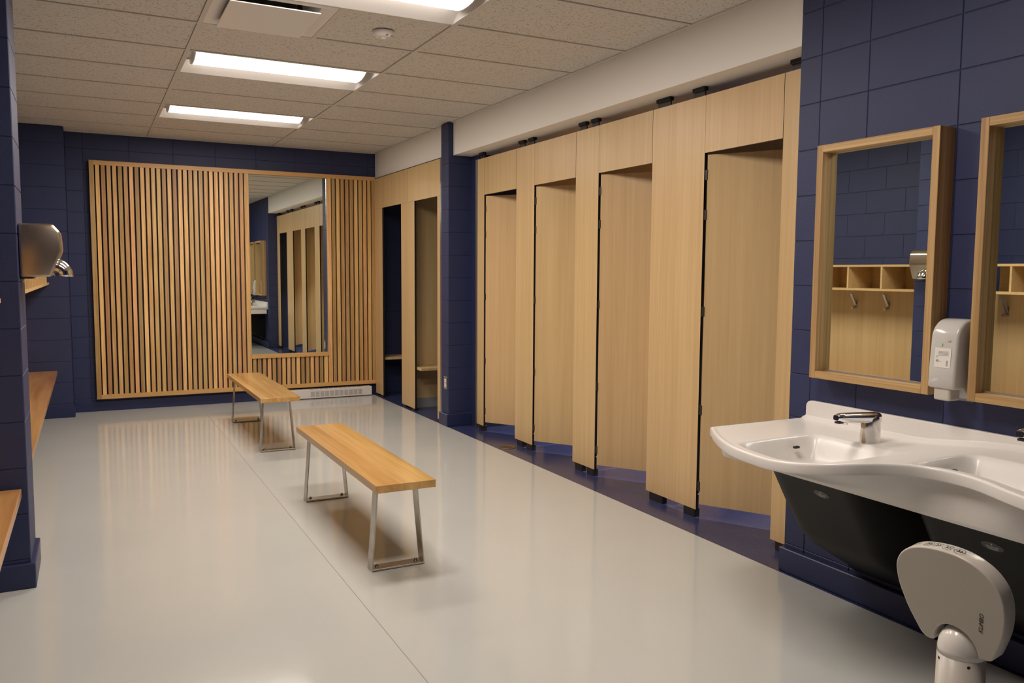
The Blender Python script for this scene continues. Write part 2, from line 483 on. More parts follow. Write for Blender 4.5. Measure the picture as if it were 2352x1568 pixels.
# ---- ceiling: slab, tiles, grid
bm = nb(); box(bm, XL - 0.2, ALC + 0.2, BACK - 0.2, FAR + 0.2, CEIL + 0.10, CEIL + 0.16)
ceil = struct(obj('ceiling', bm, 'grid_white'), 'suspended ceiling of fissured lay-in tiles')
COLS = [(XL + 0.0015, -1.2192), (-1.2192, 0.0), (0.0, XB)]
LROWS = (-2, -5, -8, -11)            # rows (n*T .. (n+1)*T) holding a light
TM = {}
def tile(x0, x1, y0, y1, par):
    key = (round(x1 - x0, 3), round(y1 - y0, 3))
    if key not in TM:
        a, b_ = (x1 - x0) / 2 - 0.0128, (y1 - y0) / 2 - 0.0120
        b2 = bmesh.new(); box(b2, -a, a, -b_, b_, 0.0, 0.018, bev=0.003, seg=1)
        me = bpy.data.meshes.new('ceiling_tile'); b2.to_mesh(me); b2.free(); me.materials.append(MAT['tile']); TM[key] = me
    put('ceiling_tile', TM[key], ((x0 + x1) / 2, (y0 + y1) / 2, CEIL + 0.004), par)
for n in range(-15, 1):
    y0, y1 = n * T, min((n + 1) * T, FAR)
    for ci, (x0, x1) in enumerate(COLS):
        if ci == 1 and n in LROWS: continue
        if ci == 1 and n == -7:
            tile(x0 + 0.6096, x1, y0, y1, ceil); continue
        xa = x0
        tile(xa, x1, y0, y1, ceil)
GM = {}
def bar(x0, x1, y0, y1, z=CEIL):
    bm = nb(); box(bm, x0, x1, y0, y1, z - 0.002, z + 0.012); obj('grid_bar', bm, 'grid_white', ceil)
for x in (-1.2192, 0.0):
    bar(x - 0.012, x + 0.012, BACK, FAR)
for n in range(-15, 2):
    y = n * T
    if y > FAR - 0.001: continue
    for x0, x1 in COLS: bar(x0 if x0 < -2 else x0 + 0.012, x1 - 0.012 if x1 <= 0 else x1, y - 0.011, y + 0.011)
bar(-0.6096 - 0.011, -0.6096 + 0.011, -7 * T + 0.011, -6 * T - 0.011)
bm = nb(); box(bm, XB - 0.022, XB, -5.65, FAR, CEIL - 0.003, CEIL + 0.012); obj('wall_angle', bm, 'grid_white', ceil)
bm = nb(); box(bm, -1.957, XB, FAR - 0.022, FAR, CEIL - 0.003, CEIL + 0.012); obj('wall_angle', bm, 'grid_white', ceil)

# ================================================================== CEILING FIXTURES
LLAB = {-2: 'ceiling light nearest the slatted wall, lit white lens', -5: 'lit ceiling troffer in the middle of the row, before the sensor',
        -8: 'lit ceiling troffer cut off by the top edge, beside the air diffuser', -11: 'ceiling troffer level with the sinks, above the frame'}
for n in LROWS:
    y0, y1 = n * T + 0.012, (n + 1) * T - 0.012
    x0, x1 = -1.2192 + 0.012, -0.012
    yc = (y0 + y1) / 2
    L = thing('ceiling_light', ((x0 + x1) / 2, yc, CEIL), LLAB[n], 'ceiling light', 'lit ceiling troffers')
    for s in (-1, 1):                                        # sloped reflectors
        bm = nb(); ye = y0 if s < 0 else y1; yi = yc + s * 0.185
        prism(bm, [(ye, CEIL - 0.001), (yi, CEIL + 0.062), (yi, CEIL + 0.066), (ye, CEIL + 0.008)], 'x', x0, x1)
        obj('reflector', bm, 'fixture_white', L)
    for xe, s in ((x0, 1), (x1, -1)):                        # end plates
        bm = nb(); prism(bm, [(y0, CEIL - 0.001), (y1, CEIL - 0.001), (yc + 0.185, CEIL + 0.064), (yc - 0.185, CEIL + 0.064)], 'x', xe, xe + s * 0.004)
        obj('end_plate', bm, 'fixture_white', L)
    bm = nb()                                                # curved lens
    arc = [(yc + 0.185 * math.cos(a), CEIL + 0.066 - 0.064 * math.sin(a)) for a in [math.pi * i / 16 for i in range(17)]]
    prism(bm, arc + [(yc - 0.185, CEIL + 0.070), (yc + 0.185, CEIL + 0.070)], 'x', x0 + 0.055, x1 - 0.055, smooth=False)
    for f in bm.faces: f.smooth = abs(f.normal.x) < 0.5
    obj('lens', bm, 'lens', L)
    for xe in (x0 + 0.049, x1 - 0.055):
        bm = nb(); prism(bm, [(y, z - 0.002) for y, z in arc] + [(yc - 0.187, CEIL + 0.070), (yc + 0.187, CEIL + 0.070)], 'x', xe, xe + 0.006)
        obj('lens_end_cap', bm, 'fixture_white', L)
    bm = nb(); box(bm, x0, x1, y0, y1, CEIL + 0.071, CEIL + 0.078); obj('housing', bm, 'fixture_white', L)
    ld = bpy.data.lights.new('lamp', 'AREA'); ld.shape = 'RECTANGLE'; ld.size = 1.06; ld.size_y = 0.36; ld.energy = LAMP_W; ld.color = LAMP_COL[:3]
    lo = bpy.data.objects.new('lamp', ld); C.objects.link(lo); lo.parent = L; lo.location = (0, 0, -0.004)

# air diffuser (plaque type)
dx0, dx1, dy0, dy1 = -1.2192 + 0.012, -0.6096 - 0.012, -7 * T + 0.012, -6 * T - 0.012
A = thing('air_diffuser', ((dx0 + dx1) / 2, (dy0 + dy1) / 2, CEIL - 0.03), 'square white plaque air diffuser in the ceiling beside the front light', 'air diffuser')
bm = nb()
ro = [(dx0, dy0), (dx1, dy0), (dx1, dy1), (dx0, dy1)]
def rect(i, z): return [(dx0 + i, dy0 + i, z), (dx1 - i, dy0 + i, z), (dx1 - i, dy1 - i, z), (dx0 + i, dy1 - i, z)]
rings = [[bm.verts.new(p) for p in rect(i, z)] for i, z in ((0, CEIL), (0.03, CEIL - 0.004), (0.07, CEIL + 0.012), (0.10, CEIL + 0.05), (0.12, CEIL + 0.09), (0.0, CEIL + 0.09))]
for a, b_ in zip(rings, rings[1:] + rings[:1]):
    for i in range(4): bm.faces.new((a[i], a[(i + 1) % 4], b_[(i + 1) % 4], b_[i]))
bmesh.ops.recalc_face_normals(bm, faces=bm.faces[:])
obj('frame', bm, 'fixture_white', A)
bm = nb(); box(bm, dx0 + 0.06, dx1 - 0.085, dy0 + 0.04, dy1 - 0.06, CEIL - 0.030, CEIL - 0.024, bev=0.002)
obj('plaque', bm, 'fixture_white', A)
bm = nb(); lathe(bm, [(0.17, CEIL + 0.080), (0.17, CEIL + 0.088)], ((dx0 + dx1) / 2, (dy0 + dy1) / 2, 0), n=24); obj('duct_opening', bm, 'dark_duct', A)
for sx, sy in ((-1, -1), (1, -1), (-1, 1), (1, 1)):
    cx, cy = (dx0 + dx1) / 2 + sx * 0.13, (dy0 + dy1) / 2 + sy * 0.13
    bm = nb(); box(bm, cx - 0.012, cx + 0.012, cy - 0.003, cy + 0.003, CEIL - 0.024, CEIL + 0.085); obj('strut', bm, 'dark_duct', A)

# motion sensor
q = (-0.300, -3.975, CEIL)
A = thing('motion_sensor', (q[0], q[1], CEIL - 0.035), 'small white round motion sensor on a ceiling tile', 'sensor')
bm = nb(); lathe(bm, [(0.060, 0), (0.060, -0.006), (0.056, -0.020), (0.046, -0.030), (0.030, -0.035), (0.0005, -0.036)], q, n=32); obj('housing', bm, 'heater_white', A)
for dx, dy, r in ((0.004, -0.046, 0.008), (0.036, -0.034, 0.008)):
    v = Vector((dx, dy, 0)).normalized()
    bm = nb(); c = Vector((q[0] + dx * 0.98, q[1] + dy * 0.98, CEIL - 0.0285)); lathe(bm, [(r, 0.004), (r * 0.8, -0.002), (0.0005, -0.003)], c, n=14)
    obj('sensor_window', bm, 'print_grey', A)
bm = nb(); lathe(bm, [(0.017, 0.003), (0.015, -0.003), (0.0005, -0.005)], (q[0], q[1], CEIL - 0.035), n=18); obj('lens_cap', bm, 'socket_white', A)

# lights inside the stalls
for i, (x, y) in enumerate(((1.98, -2.27), (1.98, -3.16), (1.98, -4.05), (1.98, -5.1))):
    L = thing('stall_light', (x, y, ZB - 0.02), 'round ceiling downlight hidden inside the %s near stall from the pilaster' % ['first', 'second', 'third', 'fourth'][i], 'ceiling light', 'stall downlights')
    bm = nb(); lathe(bm, [(0.10, 0), (0.10, -0.012), (0.08, -0.014)], (x, y, ZB), n=24); obj('trim_ring', bm, 'fixture_white', L)
    bm = nb(); lathe(bm, [(0.079, -0.014), (0.079, -0.017)], (x, y, ZB), n=24); obj('lens', bm, 'stall_lens', L)
    ld = bpy.data.lights.new('lamp', 'AREA'); ld.shape = 'DISK'; ld.size = 0.15; ld.energy = STALL_W; ld.color = (1.0, 0.90, 0.82); ld.spread = math.radians(62)
    lo = bpy.data.objects.new('lamp', ld); C.objects.link(lo); lo.parent = L; lo.location = (0, 0, 0.001)

# ================================================================== SLATTED PANEL WITH MIRROR
PT, PB = 2.457, 0.125
px0, px1 = -1.756, 1.108
mx0, mx1, mz0, mz1 = -0.270, 0.556, 0.507, 2.412
YF = FAR - 0.058
P = thing('slat_panel', (-0.3, FAR, PB), 'full-height wall panel of vertical birch slats on the navy end wall', 'wall panel')
bm = nb()
for a, b_, z0, z1 in ((px0 + 0.01, mx0 - 0.02, PB + 0.01, PT - 0.01), (mx1 + 0.02, px1 - 0.01, PB + 0.01, PT - 0.01), (mx0 - 0.02, mx1 + 0.02, PB + 0.01, mz0 - 0.02)):
    box(bm, a, b_, FAR - 0.024, FAR - 0.001, z0, z1)
obj('backing_board', bm, 'backing_dark', P)
def rail(name, x0, x1, z0, z1, mat, y0=YF - 0.004):
    bm = nb(); box(bm, x0, x1, y0, FAR - 0.002, z0, z1, bev=0.0015, seg=1); return obj(name, bm, mat, P)
fr = 0.043
rail('frame_stile', px0, px0 + fr, PB, PT, 'slat'); rail('frame_stile', px1 - 0.045, px1, PB + fr, PT - fr, 'slat')
rail('frame_rail', px0 + fr, px1, PT - fr, PT, 'slat_x'); rail('frame_rail', px0 + fr, px1, PB, PB + fr, 'slat_x')
rail('mirror_stile', mx0 - 0.045, mx0, PB + fr, PT - fr, 'slat'); rail('mirror_stile', mx1, mx1 + 0.045, PB + fr, PT - fr, 'slat')
rail('mirror_rail', mx0, mx1, mz0 - 0.040, mz0, 'slat_x', YF - 0.012)
SM = {}
def slats(x0, x1, z0, z1, n):
    pitch = (x1 - x0) / n; wd = pitch * 0.70
    key = (round(wd, 4), round(z1 - z0, 3))
    if key not in SM:
        b2 = bmesh.new(); box(b2, -wd / 2, wd / 2, 0, 0.034, 0, z1 - z0, bev=0.001, seg=1)
        me = bpy.data.meshes.new('slat'); b2.to_mesh(me); b2.free(); me.materials.append(MAT['slat']); SM[key] = me
    for i in range(n): put('slat', SM[key], (x0 + pitch * (i + 0.5), YF, z0), P)
slats(px0 + fr + 0.004, mx0 - 0.045 - 0.004, PB + fr, PT - fr, 28)
slats(mx1 + 0.045 + 0.003, px1 - 0.045 - 0.003, PB + fr, PT - fr, 9)
slats(mx0 + 0.003, mx1 - 0.003, PB + fr, mz0 - 0.040, 16)
Mi = thing('wall_mirror', ((mx0 + mx1) / 2, FAR - 0.03, mz0), 'tall mirror set into the slatted end wall', 'mirror')
bm = nb(); box(bm, mx0 + 0.001, mx1 - 0.001, FAR - 0.034, FAR - 0.028, mz0 + 0.001, PT - fr - 0.001); obj('glass', bm, 'mirror', Mi)
bm = nb(); box(bm, mx1 - 0.0035, mx1 - 0.001, FAR - 0.050, FAR - 0.035, mz0 + 0.001, PT - fr - 0.001); obj('edge_channel', bm, 'aluminium', Mi)

# baseboard heater
hx0, hx1, hy, hz = 0.100, 1.030, FAR - 0.125, 0.105
Hh = thing('convector_heater', ((hx0 + hx1) / 2, hy + 0.05, 0), 'low white convector heater on the floor under the mirror', 'heater')
bm = nb(); box(bm, hx0, hx1, hy, FAR - 0.013, 0.008, hz, bev=0.006); obj('casing', bm, 'heater_white', Hh)
bm = nb(); box(bm, hx0 + 0.01, hx1 - 0.01, hy + 0.012, FAR - 0.02, 0.0, 0.009); obj('plinth', bm, 'black_plastic', Hh)
gw = 0.0515
for k in range(11):
    gx = hx0 + 0.235 + k * 0.0535
    bm = nb()
    for r in range(7): box(bm, gx, gx + 0.043, hy - 0.0006, hy + 0.004, 0.026 + r * 0.0085, 0.030 + r * 0.0085)
    obj('front_louvre', bm, 'slot_grey', Hh)
    bm = nb()
    for r in range(4): box(bm, gx, gx + 0.043, hy + 0.022 + r * 0.014, hy + 0.031 + r * 0.014, hz - 0.003, hz + 0.0006)
    obj('top_louvre', bm, 'slot_grey', Hh)

# ================================================================== FREE-STANDING BENCHES
def bench(x0, x1, y0, y1, z, lab):
    B = thing('bench', ((x0 + x1) / 2, (y0 + y1) / 2, 0), lab, 'bench', 'free-standing benches')
    bm = nb(); box(bm, x0 + 0.004, x1 - 0.004, y0 + 0.004, y1 - 0.004, z - 0.036, z - 0.030); st = obj('seat', bm, 'bench_wood', B)
    cuts = [x0, x0 + (x1 - x0) * 0.40, x0 + (x1 - x0) * 0.74, x1]
    for a, b_ in zip(cuts, cuts[1:]):
        bm = nb(); box(bm, a + 0.0001, b_ - 0.0001, y0, y1, z - 0.0355, z, bev=0.0009, seg=1); obj('board', bm, 'bench_wood', st)
    zt = z - 0.0362
    tx0, tx1, bx0, bx1 = x0 + 0.042, x1 - 0.050, x0 + 0.012, x1 - 0.014
    for yb in (y0 + 0.108, y1 - 0.185):
        ya, yc = yb, yb + 0.068
        t = 0.006
        for xt, xb_, s in ((tx0, bx0, 1), (tx1, bx1, -1)):
            bm = nb(); prism(bm, [(xb_, 0.0), (xb_ + s * t, 0.0), (xt + s * t, zt), (xt, zt)], 'y', ya, yc, bev=0.001, seg=1); obj('leg', bm, 'steel', B)
        bm = nb(); box(bm, bx0 + t, bx1 - t, ya, yc, 0.003, 0.011, bev=0.001, seg=1); fb = obj('foot_bar', bm, 'steel', B)
        bm = nb(); box(bm, bx0 + 0.002, bx1 - 0.002, ya + 0.002, yc - 0.002, 0.0, 0.003); obj('foot_pad', bm, 'black_plastic', fb)
        bm = nb(); box(bm, tx0 + t, tx1 - t, ya, yc, zt - 0.006, zt); obj('top_bar', bm, 'steel', B)
        for bx in (bx0 + 0.035, bx1 - 0.035):
            bm = nb(); lathe(bm, [(0.010, 0.0), (0.010, 0.002), (0.0075, 0.002), (0.0075, 0.007), (0.005, 0.012), (0.0005, 0.014)], (bx, (ya + yc) / 2, 0.011), n=12); obj('bolt', bm, 'bolt', fb)
bench(-0.674, -0.384, -4.945, -3.350, 0.437, 'nearer wooden bench on flat steel legs in the middle of the floor')
bench(-0.665, -0.368, -2.110, -0.430, 0.437, 'farther wooden bench on flat steel legs, in front of the slatted wall')

# ================================================================== LEFT NICHES
def niche(y0, y1, lab, first_div, ndiv, tagn):
    bm = nb(); box(bm, XL, -2.083, y0, y1, 0.412, 0.450, bev=0.003)
    tag(obj('wall_bench', bm, 'butcher'), 'butcher-block wall bench ' + lab, 'bench', 'wall benches')
    bm = nb(); box(bm, XL, XL + 0.018, y0, y1, 0.45, 1.262)
    tag(obj('hook_board', bm, 'maple'), 'maple coat hook board ' + lab, 'board', 'coat hook boards')
    if tagn == 'near': y1 -= 0.10
    K = thing('cubby_shelf', ((XL - 2.12) / 2, (y0 + y1) / 2, 1.262), 'open maple cubby shelf above the coat hooks ' + lab.replace(', cut by the left edge', ''), 'shelf', 'cubby shelves')
    bm = nb(); box(bm, XL + 0.001, -2.120, y0, y1, 1.262, 1.281); obj('bottom_board', bm, 'cubby_maple', K)
    bm = nb(); box(bm, XL + 0.001, -2.120, y0, y1, 1.470, 1.488); obj('top_board', bm, 'cubby_maple', K)
    bm = nb(); box(bm, XL + 0.001, XL + 0.012, y0, y1, 1.281, 1.470); obj('back_board', bm, 'cubby_maple', K)
    y = first_div; k = 0
    while k < ndiv and y0 < y < y1:
        bm = nb(); box(bm, XL + 0.013, -2.121, y - 0.008, y + 0.008, 1.281, 1.470); obj('divider', bm, 'cubby_maple', K)
        hook(y + (-0.20 if tagn == 'far' else 0.195), tagn, k) if k < (4 if tagn == 'far' else 2) else None; y += 0.350 if tagn == 'far' else -0.350; k += 1
ORD = ['first', 'second', 'third', 'fourth']
def hook(y, tagn, k):
    H = thing('coat_hook', (XL + 0.018, y, 1.09), ORD[k] + ' steel coat hook from the hand dryer column, ' + tagn + ' left niche', 'coat hook', 'coat hooks')
    xw = XL + 0.018
    bm = nb(); box(bm, xw, xw + 0.004, y - 0.015, y + 0.015, 1.085, 1.160, bev=0.0015, seg=1); obj('plate', bm, 'steel', H)
    bm = nb(); prism(bm, [(xw + 0.003, 1.135), (xw + 0.066, 1.232), (xw + 0.076, 1.226), (xw + 0.013, 1.120)], 'y', y - 0.011, y + 0.011, bev=0.0015, seg=1); obj('upper_prong', bm, 'steel', H)
    bm = nb(); prism(bm, [(xw + 0.003, 1.100), (xw + 0.046, 1.082), (xw + 0.060, 1.102), (xw + 0.053, 1.106), (xw + 0.043, 1.093), (xw + 0.003, 1.113)], 'y', y - 0.011, y + 0.011); obj('lower_prong', bm, 'steel', H)
niche(CF + 0.001, 0.343, 'in the far left niche', -3.640 + 0.02, 11, 'far')
niche(-8.35, CN - 0.017, 'in the near left niche, cut by the left edge', -4.735, 10, 'near')

# hand dryer on the column
dy0_, dy1_ = -4.305, -4.050
Dr = thing('hand_dryer', (CX, -4.178, 1.365), 'brushed steel hand dryer with chrome nozzle on the left column', 'hand dryer')
bm = nb()
prism(bm, [(CX + 0.001, 1.367), (CX + 0.001, 1.600), (-1.928, 1.600), (-1.899, 1.566), (-1.894, 1.485), (-1.942, 1.369)], 'y', dy0_, dy1_, bev=0.010, seg=3)
for f in bm.faces: f.smooth = True
obj('cover', bm, 'steel_brushed', Dr)
bm = nb(); box(bm, CX, CX + 0.05, dy0_ + 0.03, dy1_ - 0.03, 1.360, 1.369); obj('back_plate', bm, 'black_plastic', Dr)
bm = nb()
def el(i):
    a = math.pi / 2 * i / 10 - 0.12; cx, cz, Rr = -1.938, 1.372, 0.045
    c = Vector((cx + Rr * math.sin(a), -4.1775, cz + Rr * math.cos(a))); n1 = Vector((math.sin(a), 0, math.cos(a)))
    return [c + n1 * 0.038 * math.cos(t) + Vector((0, 1, 0)) * 0.042 * math.sin(t) for t in [2 * math.pi * k / 24 for k in range(24)]]
sweep(bm, range(0, 12), el); obj('nozzle', bm, 'chrome', Dr)

# ================================================================== STALL PARTITIONS
TH = 0.019
def panel_bm(y0, y1, z0, z1, x=XP, bm=None):
    bm = bm or nb(); box(bm, x, x + TH, y0, y1, z0, z1)
    bm.normal_update()
    for f in bm.faces: f.material_index = 0 if abs(f.normal.x) > 0.5 else 1
    return bm
ZT, ZH, ZP = 2.382, 2.068, 0.048
pil = [(-1.965, -1.828, 'narrow maple end panel beside the navy pilaster, first near stall'),
       (-2.862, -2.563, 'maple pilaster panel between the first and second near stalls'),
       (-3.756, -3.465, 'maple pilaster panel between the second and third near stalls'),
       (-4.824, -4.345, 'wide maple pilaster panel between the third and fourth near stalls'),
       (-5.646, -5.403, 'maple end panel partly hidden by the sink wall')]
for i, (y0, y1, lab) in enumerate(pil):
    Pp = thing('stall_pilaster', (XP, (y0 + y1) / 2, 0), lab, 'partition panel', 'near stall pilaster panels')
    top = ZT if i else ZH
    obj('panel', panel_bm(y0, y1 - 0.002, ZP, ZT), ['maple', 'core_black'], Pp)
    wdt = y1 - y0
    sp = [(y0 + 0.012, y0 + 0.012 + min(0.10, wdt * 0.3)), (y1 - 0.035 - min(0.13, wdt * 0.32), y1 - 0.035)]
    for a, b_ in sp:
        bm = nb(); box(bm, XP + 0.002, XP + 0.040, a, b_, 0.0, ZP, bev=0.002, seg=1); obj('floor_shoe', bm, 'black_plastic', Pp)
        bm = nb(); box(bm, XP - 0.006, XP + 0.026, a, b_, ZB - 0.022, ZB - 0.001, bev=0.002, seg=1); box(bm, XP + 0.006, XP + 0.014, a + 0.005, b_ - 0.005, ZT, ZB - 0.02); obj('top_clip', bm, 'core_black', Pp)
bm = nb(); box(bm, XP - 0.006, XP + 0.033, -1.826, -1.797, 0.0, ZT)
tag(obj('wall_channel', bm, 'aluminium'), 'grey aluminium channel joining the end panel to the navy pilaster', 'channel')
ops = [(-2.563, -1.965), (-3.465, -2.862), (-4.345, -3.756), (-5.403, -4.824)]
nm = ['first', 'second', 'third', 'fourth']
for i, (y0, y1) in enumerate(ops):
    tag(obj('stall_header', panel_bm(y0 + 0.0015, y1 - 0.0015, ZH, ZT), ['maple', 'core_black']), 'maple header panel over the %s near stall door from the navy pilaster' % nm[i], 'partition panel', 'stall header panels')
    # door ajar, hinged at the far side, swinging into the stall
    ang = math.radians([33, 34, 34, 31][i]); wd = y1 - y0 - 0.012
    hp = Vector((XP + 0.006, y1 - 0.020, 0))
    Dd = thing('stall_door', (hp.x, hp.y, 0.0), 'maple stall door ajar in the %s near stall from the navy pilaster' % nm[i], 'stall door', 'near stall doors')
    b2 = nb(); box(b2, 0, TH, -wd, 0, 0.084, ZH - 0.012)
    b2.normal_update()
    for f in b2.faces: f.material_index = 0 if abs(f.normal.x) > 0.5 else 1
    bmesh.ops.rotate(b2, verts=b2.verts[:], cent=(0, 0, 0), matrix=Matrix.Rotation(ang, 3, 'Z'))
    bmesh.ops.translate(b2, verts=b2.verts[:], vec=hp)
    obj('leaf', b2, ['maple', 'core_black'], Dd)
    for hz_ in (0.16, 0.60, 1.16, 1.70, 1.92):
        bm = nb(); box(bm, XP + 0.004, XP + 0.021, y1 - 0.023, y1 - 0.0005, hz_, hz_ + 0.055); obj('hinge', bm, 'black_plastic', Dd)
    bm = nb(); lathe(bm, [(0.0045, 0), (0.0045, 0.008)], (XP + 0.010, y1 - 0.011, 0.135), n=10); obj('hinge_pin', bm, 'aluminium', Dd)
# dividers between the stalls
for y, lab in ((-2.71, 'first and second'), (-3.61, 'second and third'), (-4.58, 'third and fourth')):
    bm = nb(); box(bm, XP + TH + 0.002, ALC, y - TH / 2, y + TH / 2, 0.15, 2.30); bm.normal_update()
    for f in bm.faces: f.material_index = 0 if abs(f.normal.y) > 0.5 else 1
    tag(obj('stall_divider', bm, ['maple', 'core_black']), 'maple divider wall between the %s near stalls, glimpsed over the doors' % lab, 'partition panel', 'stall dividers')

# far changing cubicles
XF = 1.098
fp = [(0.290, FAR - 0.064, 'narrow maple panel next to the slatted wall'), (-0.712, -0.322, 'maple panel between the two open far cubicles'), (-1.385, -1.312, 'thin maple edge panel at the open cubicle beside the pilaster')]
for y0, y1, lab in fp:
    Pp = thing('cubicle_pilaster', (XF, (y0 + y1) / 2, 0), lab, 'partition panel', 'far cubicle panels')
    obj('panel', panel_bm(y0, y1, 0.022, ZH + 0.03, XF), ['maple', 'core_black'], Pp)
    for a in (y0 + 0.02, y1 - 0.02 - min(0.08, (y1 - y0) * 0.3)):
        bm = nb(); box(bm, XF + 0.003, XF + 0.04, a, a + min(0.08, (y1 - y0) * 0.3), 0.0, 0.022); obj('floor_shoe', bm, 'black_plastic', Pp)
for y0, y1, lab in ((-0.5155, FAR - 0.064, 'maple header over the dark far cubicle next to the slatted wall'), (-1.385, -0.5175, 'maple header over the far cubicle beside the navy pilaster')):
    tag(obj('cubicle_header', panel_bm(y0, y1, ZH + 0.031, ZB - 0.002, XF), ['maple', 'core_black']), lab, 'partition panel', 'far cubicle headers')
bm = nb(); box(bm, XF - 0.004, XF + 0.03, -1.443, -1.387, 0.0, ZB - 0.002)
tag(obj('wall_channel', bm, 'aluminium'), 'grey aluminium channel between the far cubicle and the pilaster', 'channel')
bm = nb(); box(bm, XF + TH + 0.001, ALC, -0.517 - TH / 2, -0.517 + TH / 2, 0.10, 2.42); bm.normal_update()
for f in bm.faces: f.material_index = 0 if abs(f.normal.y) > 0.5 else 1
cd = tag(obj('cubicle_divider', bm, ['maple', 'core_black']), 'maple dividing wall seen inside the far cubicle beside the pilaster', 'partition panel')
bm = nb(); box(bm, XF + TH + 0.001, ALC, -0.531, -0.5265, 0.0, 0.10)
obj('base_strip', bm, 'vinyl_grey', cd)
for ya, yb, lab in ((FAR - 0.3, FAR - 0.001, 'slim maple bench in the dark far cubicle next to the slatted wall'), (-0.83, -0.5275, 'slim maple bench in the far cubicle beside the navy pilaster')):
    bm = nb(); box(bm, XF + TH + 0.003, ALC - 0.001, ya, yb, 0.418, 0.445, bev=0.002, seg=1)
    tag(obj('changing_bench', bm, 'maple'), lab, 'bench', 'changing cubicle benches')

# drain, outlet
A = thing('floor_drain', (1.158, -2.655, 0.0), 'round brass floor drain in the blue floor before the first stall', 'drain')
bm = nb(); lathe(bm, [(0.066, 0.0), (0.066, 0.003), (0.054, 0.004), (0.054, 0.002)], (1.158, -2.655, 0.0), n=28); obj('ring', bm, 'brass', A)
bm = nb(); lathe(bm, [(0.053, 0.0005), (0.053, 0.0035)], (1.158, -2.655, 0.0), n=28); g = obj('grate', bm, 'brass', A)
for k in range(5):
    bm = nb(); h = 0.046 * math.sqrt(1 - (abs(k - 2) * 0.4) ** 2); yy = -2.655 + (k - 2) * 0.018
    box(bm, 1.158 - h, 1.158 + h, yy - 0.003, yy + 0.003, 0.0034, 0.0040); obj('slot', bm, 'core_black', g)
A = thing('power_outlet', (PX, -1.565, 0.335), 'duplex power outlet with steel plate on the navy pilaster', 'outlet')
bm = nb(); box(bm, PX - 0.006, PX + 0.001, -1.600, -1.528, 0.335, 0.450, bev=0.002, seg=1); obj('plate', bm, 'steel', A)
for z in (0.372, 0.413):
    bm = nb(); box(bm, PX - 0.009, PX - 0.005, -1.582, -1.546, z - 0.017, z + 0.017, bev=0.003); rc = obj('receptacle', bm, 'socket_white', A)
    for yy in (-1.571, -1.558):
        bm = nb(); box(bm, PX - 0.0095, PX - 0.0088, yy - 0.0015, yy + 0.0015, z - 0.004, z + 0.008); obj('slot', bm, 'core_black', rc)

# ================================================================== SINK WALL
# framed mirrors
def framed_mirror(y0, y1, lab):
    z0, z1, t = 0.948, 1.953, 0.031
    Mm = thing('framed_mirror', (XR, (y0 + y1) / 2, z0), lab, 'mirror', 'sink mirrors')
    xf = XR - 0.090
    for ya, yb in ((y0, y0 + t), (y1 - t, y1)):
        bm = nb(); box(bm, xf, XR - 0.0005, ya, yb, z0, z1, bev=0.0012, seg=1); obj('frame_stile', bm, 'ply_edge_z', Mm)
    for za, zb in ((z0, z0 + t), (z1 - t, z1)):
        bm = nb(); box(bm, xf, XR - 0.0005, y0 + t, y1 - t, za, zb, bev=0.0012, seg=1); obj('frame_rail', bm, 'ply_edge_y', Mm)
    bm = nb(); box(bm, XR - 0.045, XR - 0.039, y0 + t, y1 - t, z0 + t, z1 - t); obj('glass', bm, 'mirror', Mm)
    bm = nb(); box(bm, XR - 0.039, XR - 0.001, y0 + t, y1 - t, z0 + t, z1 - t); obj('backing', bm, 'ply_edge_z', Mm)
    bm = nb(); box(bm, XR - 0.049, XR - 0.0455, y0 + t, y1 - t, z0 + t, z0 + t + 0.008); obj('glass_channel', bm, 'aluminium', Mm)
framed_mirror(-6.428, -5.850, 'plywood framed mirror left of the soap dispenser')
framed_mirror(-7.162, -6.584, 'plywood framed mirror right of the soap dispenser, cut by the right edge')

# soap dispenser
Sd = thing('soap_dispenser', (XR, -6.506, 0.94), 'frosted white soap dispenser on the wall between the two framed mirrors', 'soap dispenser')
bm = nb()
pr = [(XR - 0.001, 0.930), (XR - 0.001, 1.240), (XR - 0.045, 1.240)]
pr += [(XR - 0.045 - 0.075 * math.sin(a), 1.165 + 0.075 * math.cos(a)) for a in [math.pi / 2 * k / 7 for k in range(1, 8)]]
pr += [(XR - 0.128, 1.060), (XR - 0.130, 0.990), (XR - 0.122, 0.984), (XR - 0.075, 0.984), (XR - 0.040, 0.950)]
prism(bm, pr, 'y', -6.560, -6.452, bev=0.010, seg=3, smooth=True)
obj('cover', bm, 'frost', Sd)
bm = nb(); box(bm, XR - 0.122, XR - 0.060, -6.540, -6.474, 0.940, 0.988, bev=0.008, seg=3); obj('pump_nozzle', bm, 'step_white', Sd)
bm = nb(); prism(bm, [(XR - 0.1290, 1.062), (XR - 0.1245, 1.135), (XR - 0.1238, 1.135), (XR - 0.1283, 1.062)], 'y', -6.540, -6.476); lc = obj('label_card', bm, 'card', Sd)
def dot(y0, y1, z0, z1, mat):
    bm = nb(); x = lambda z: XR - 0.1296 + (z - 1.062) * 0.0616
    prism(bm, [(x(z0), z0), (x(z1), z1), (x(z1) + 0.0006, z1), (x(z0) + 0.0006, z0)], 'y', y0, y1); obj('print_mark', bm, mat, lc)
for k in range(5): dot(-6.530, -6.490, 1.107 + k * 0.0045, 1.1085 + k * 0.0045, 'print_grey') if k < 4 else None
dot(-6.489, -6.482, 1.098, 1.106, 'print_green'); dot(-6.492, -6.483, 1.083, 1.091, 'print_grey'); dot(-6.504, -6.494, 1.085, 1.086, 'print_grey')
for k in range(6): dot(-6.531, -6.523, 1.070 + k * 0.0035, 1.0718 + k * 0.0035, 'print_grey')
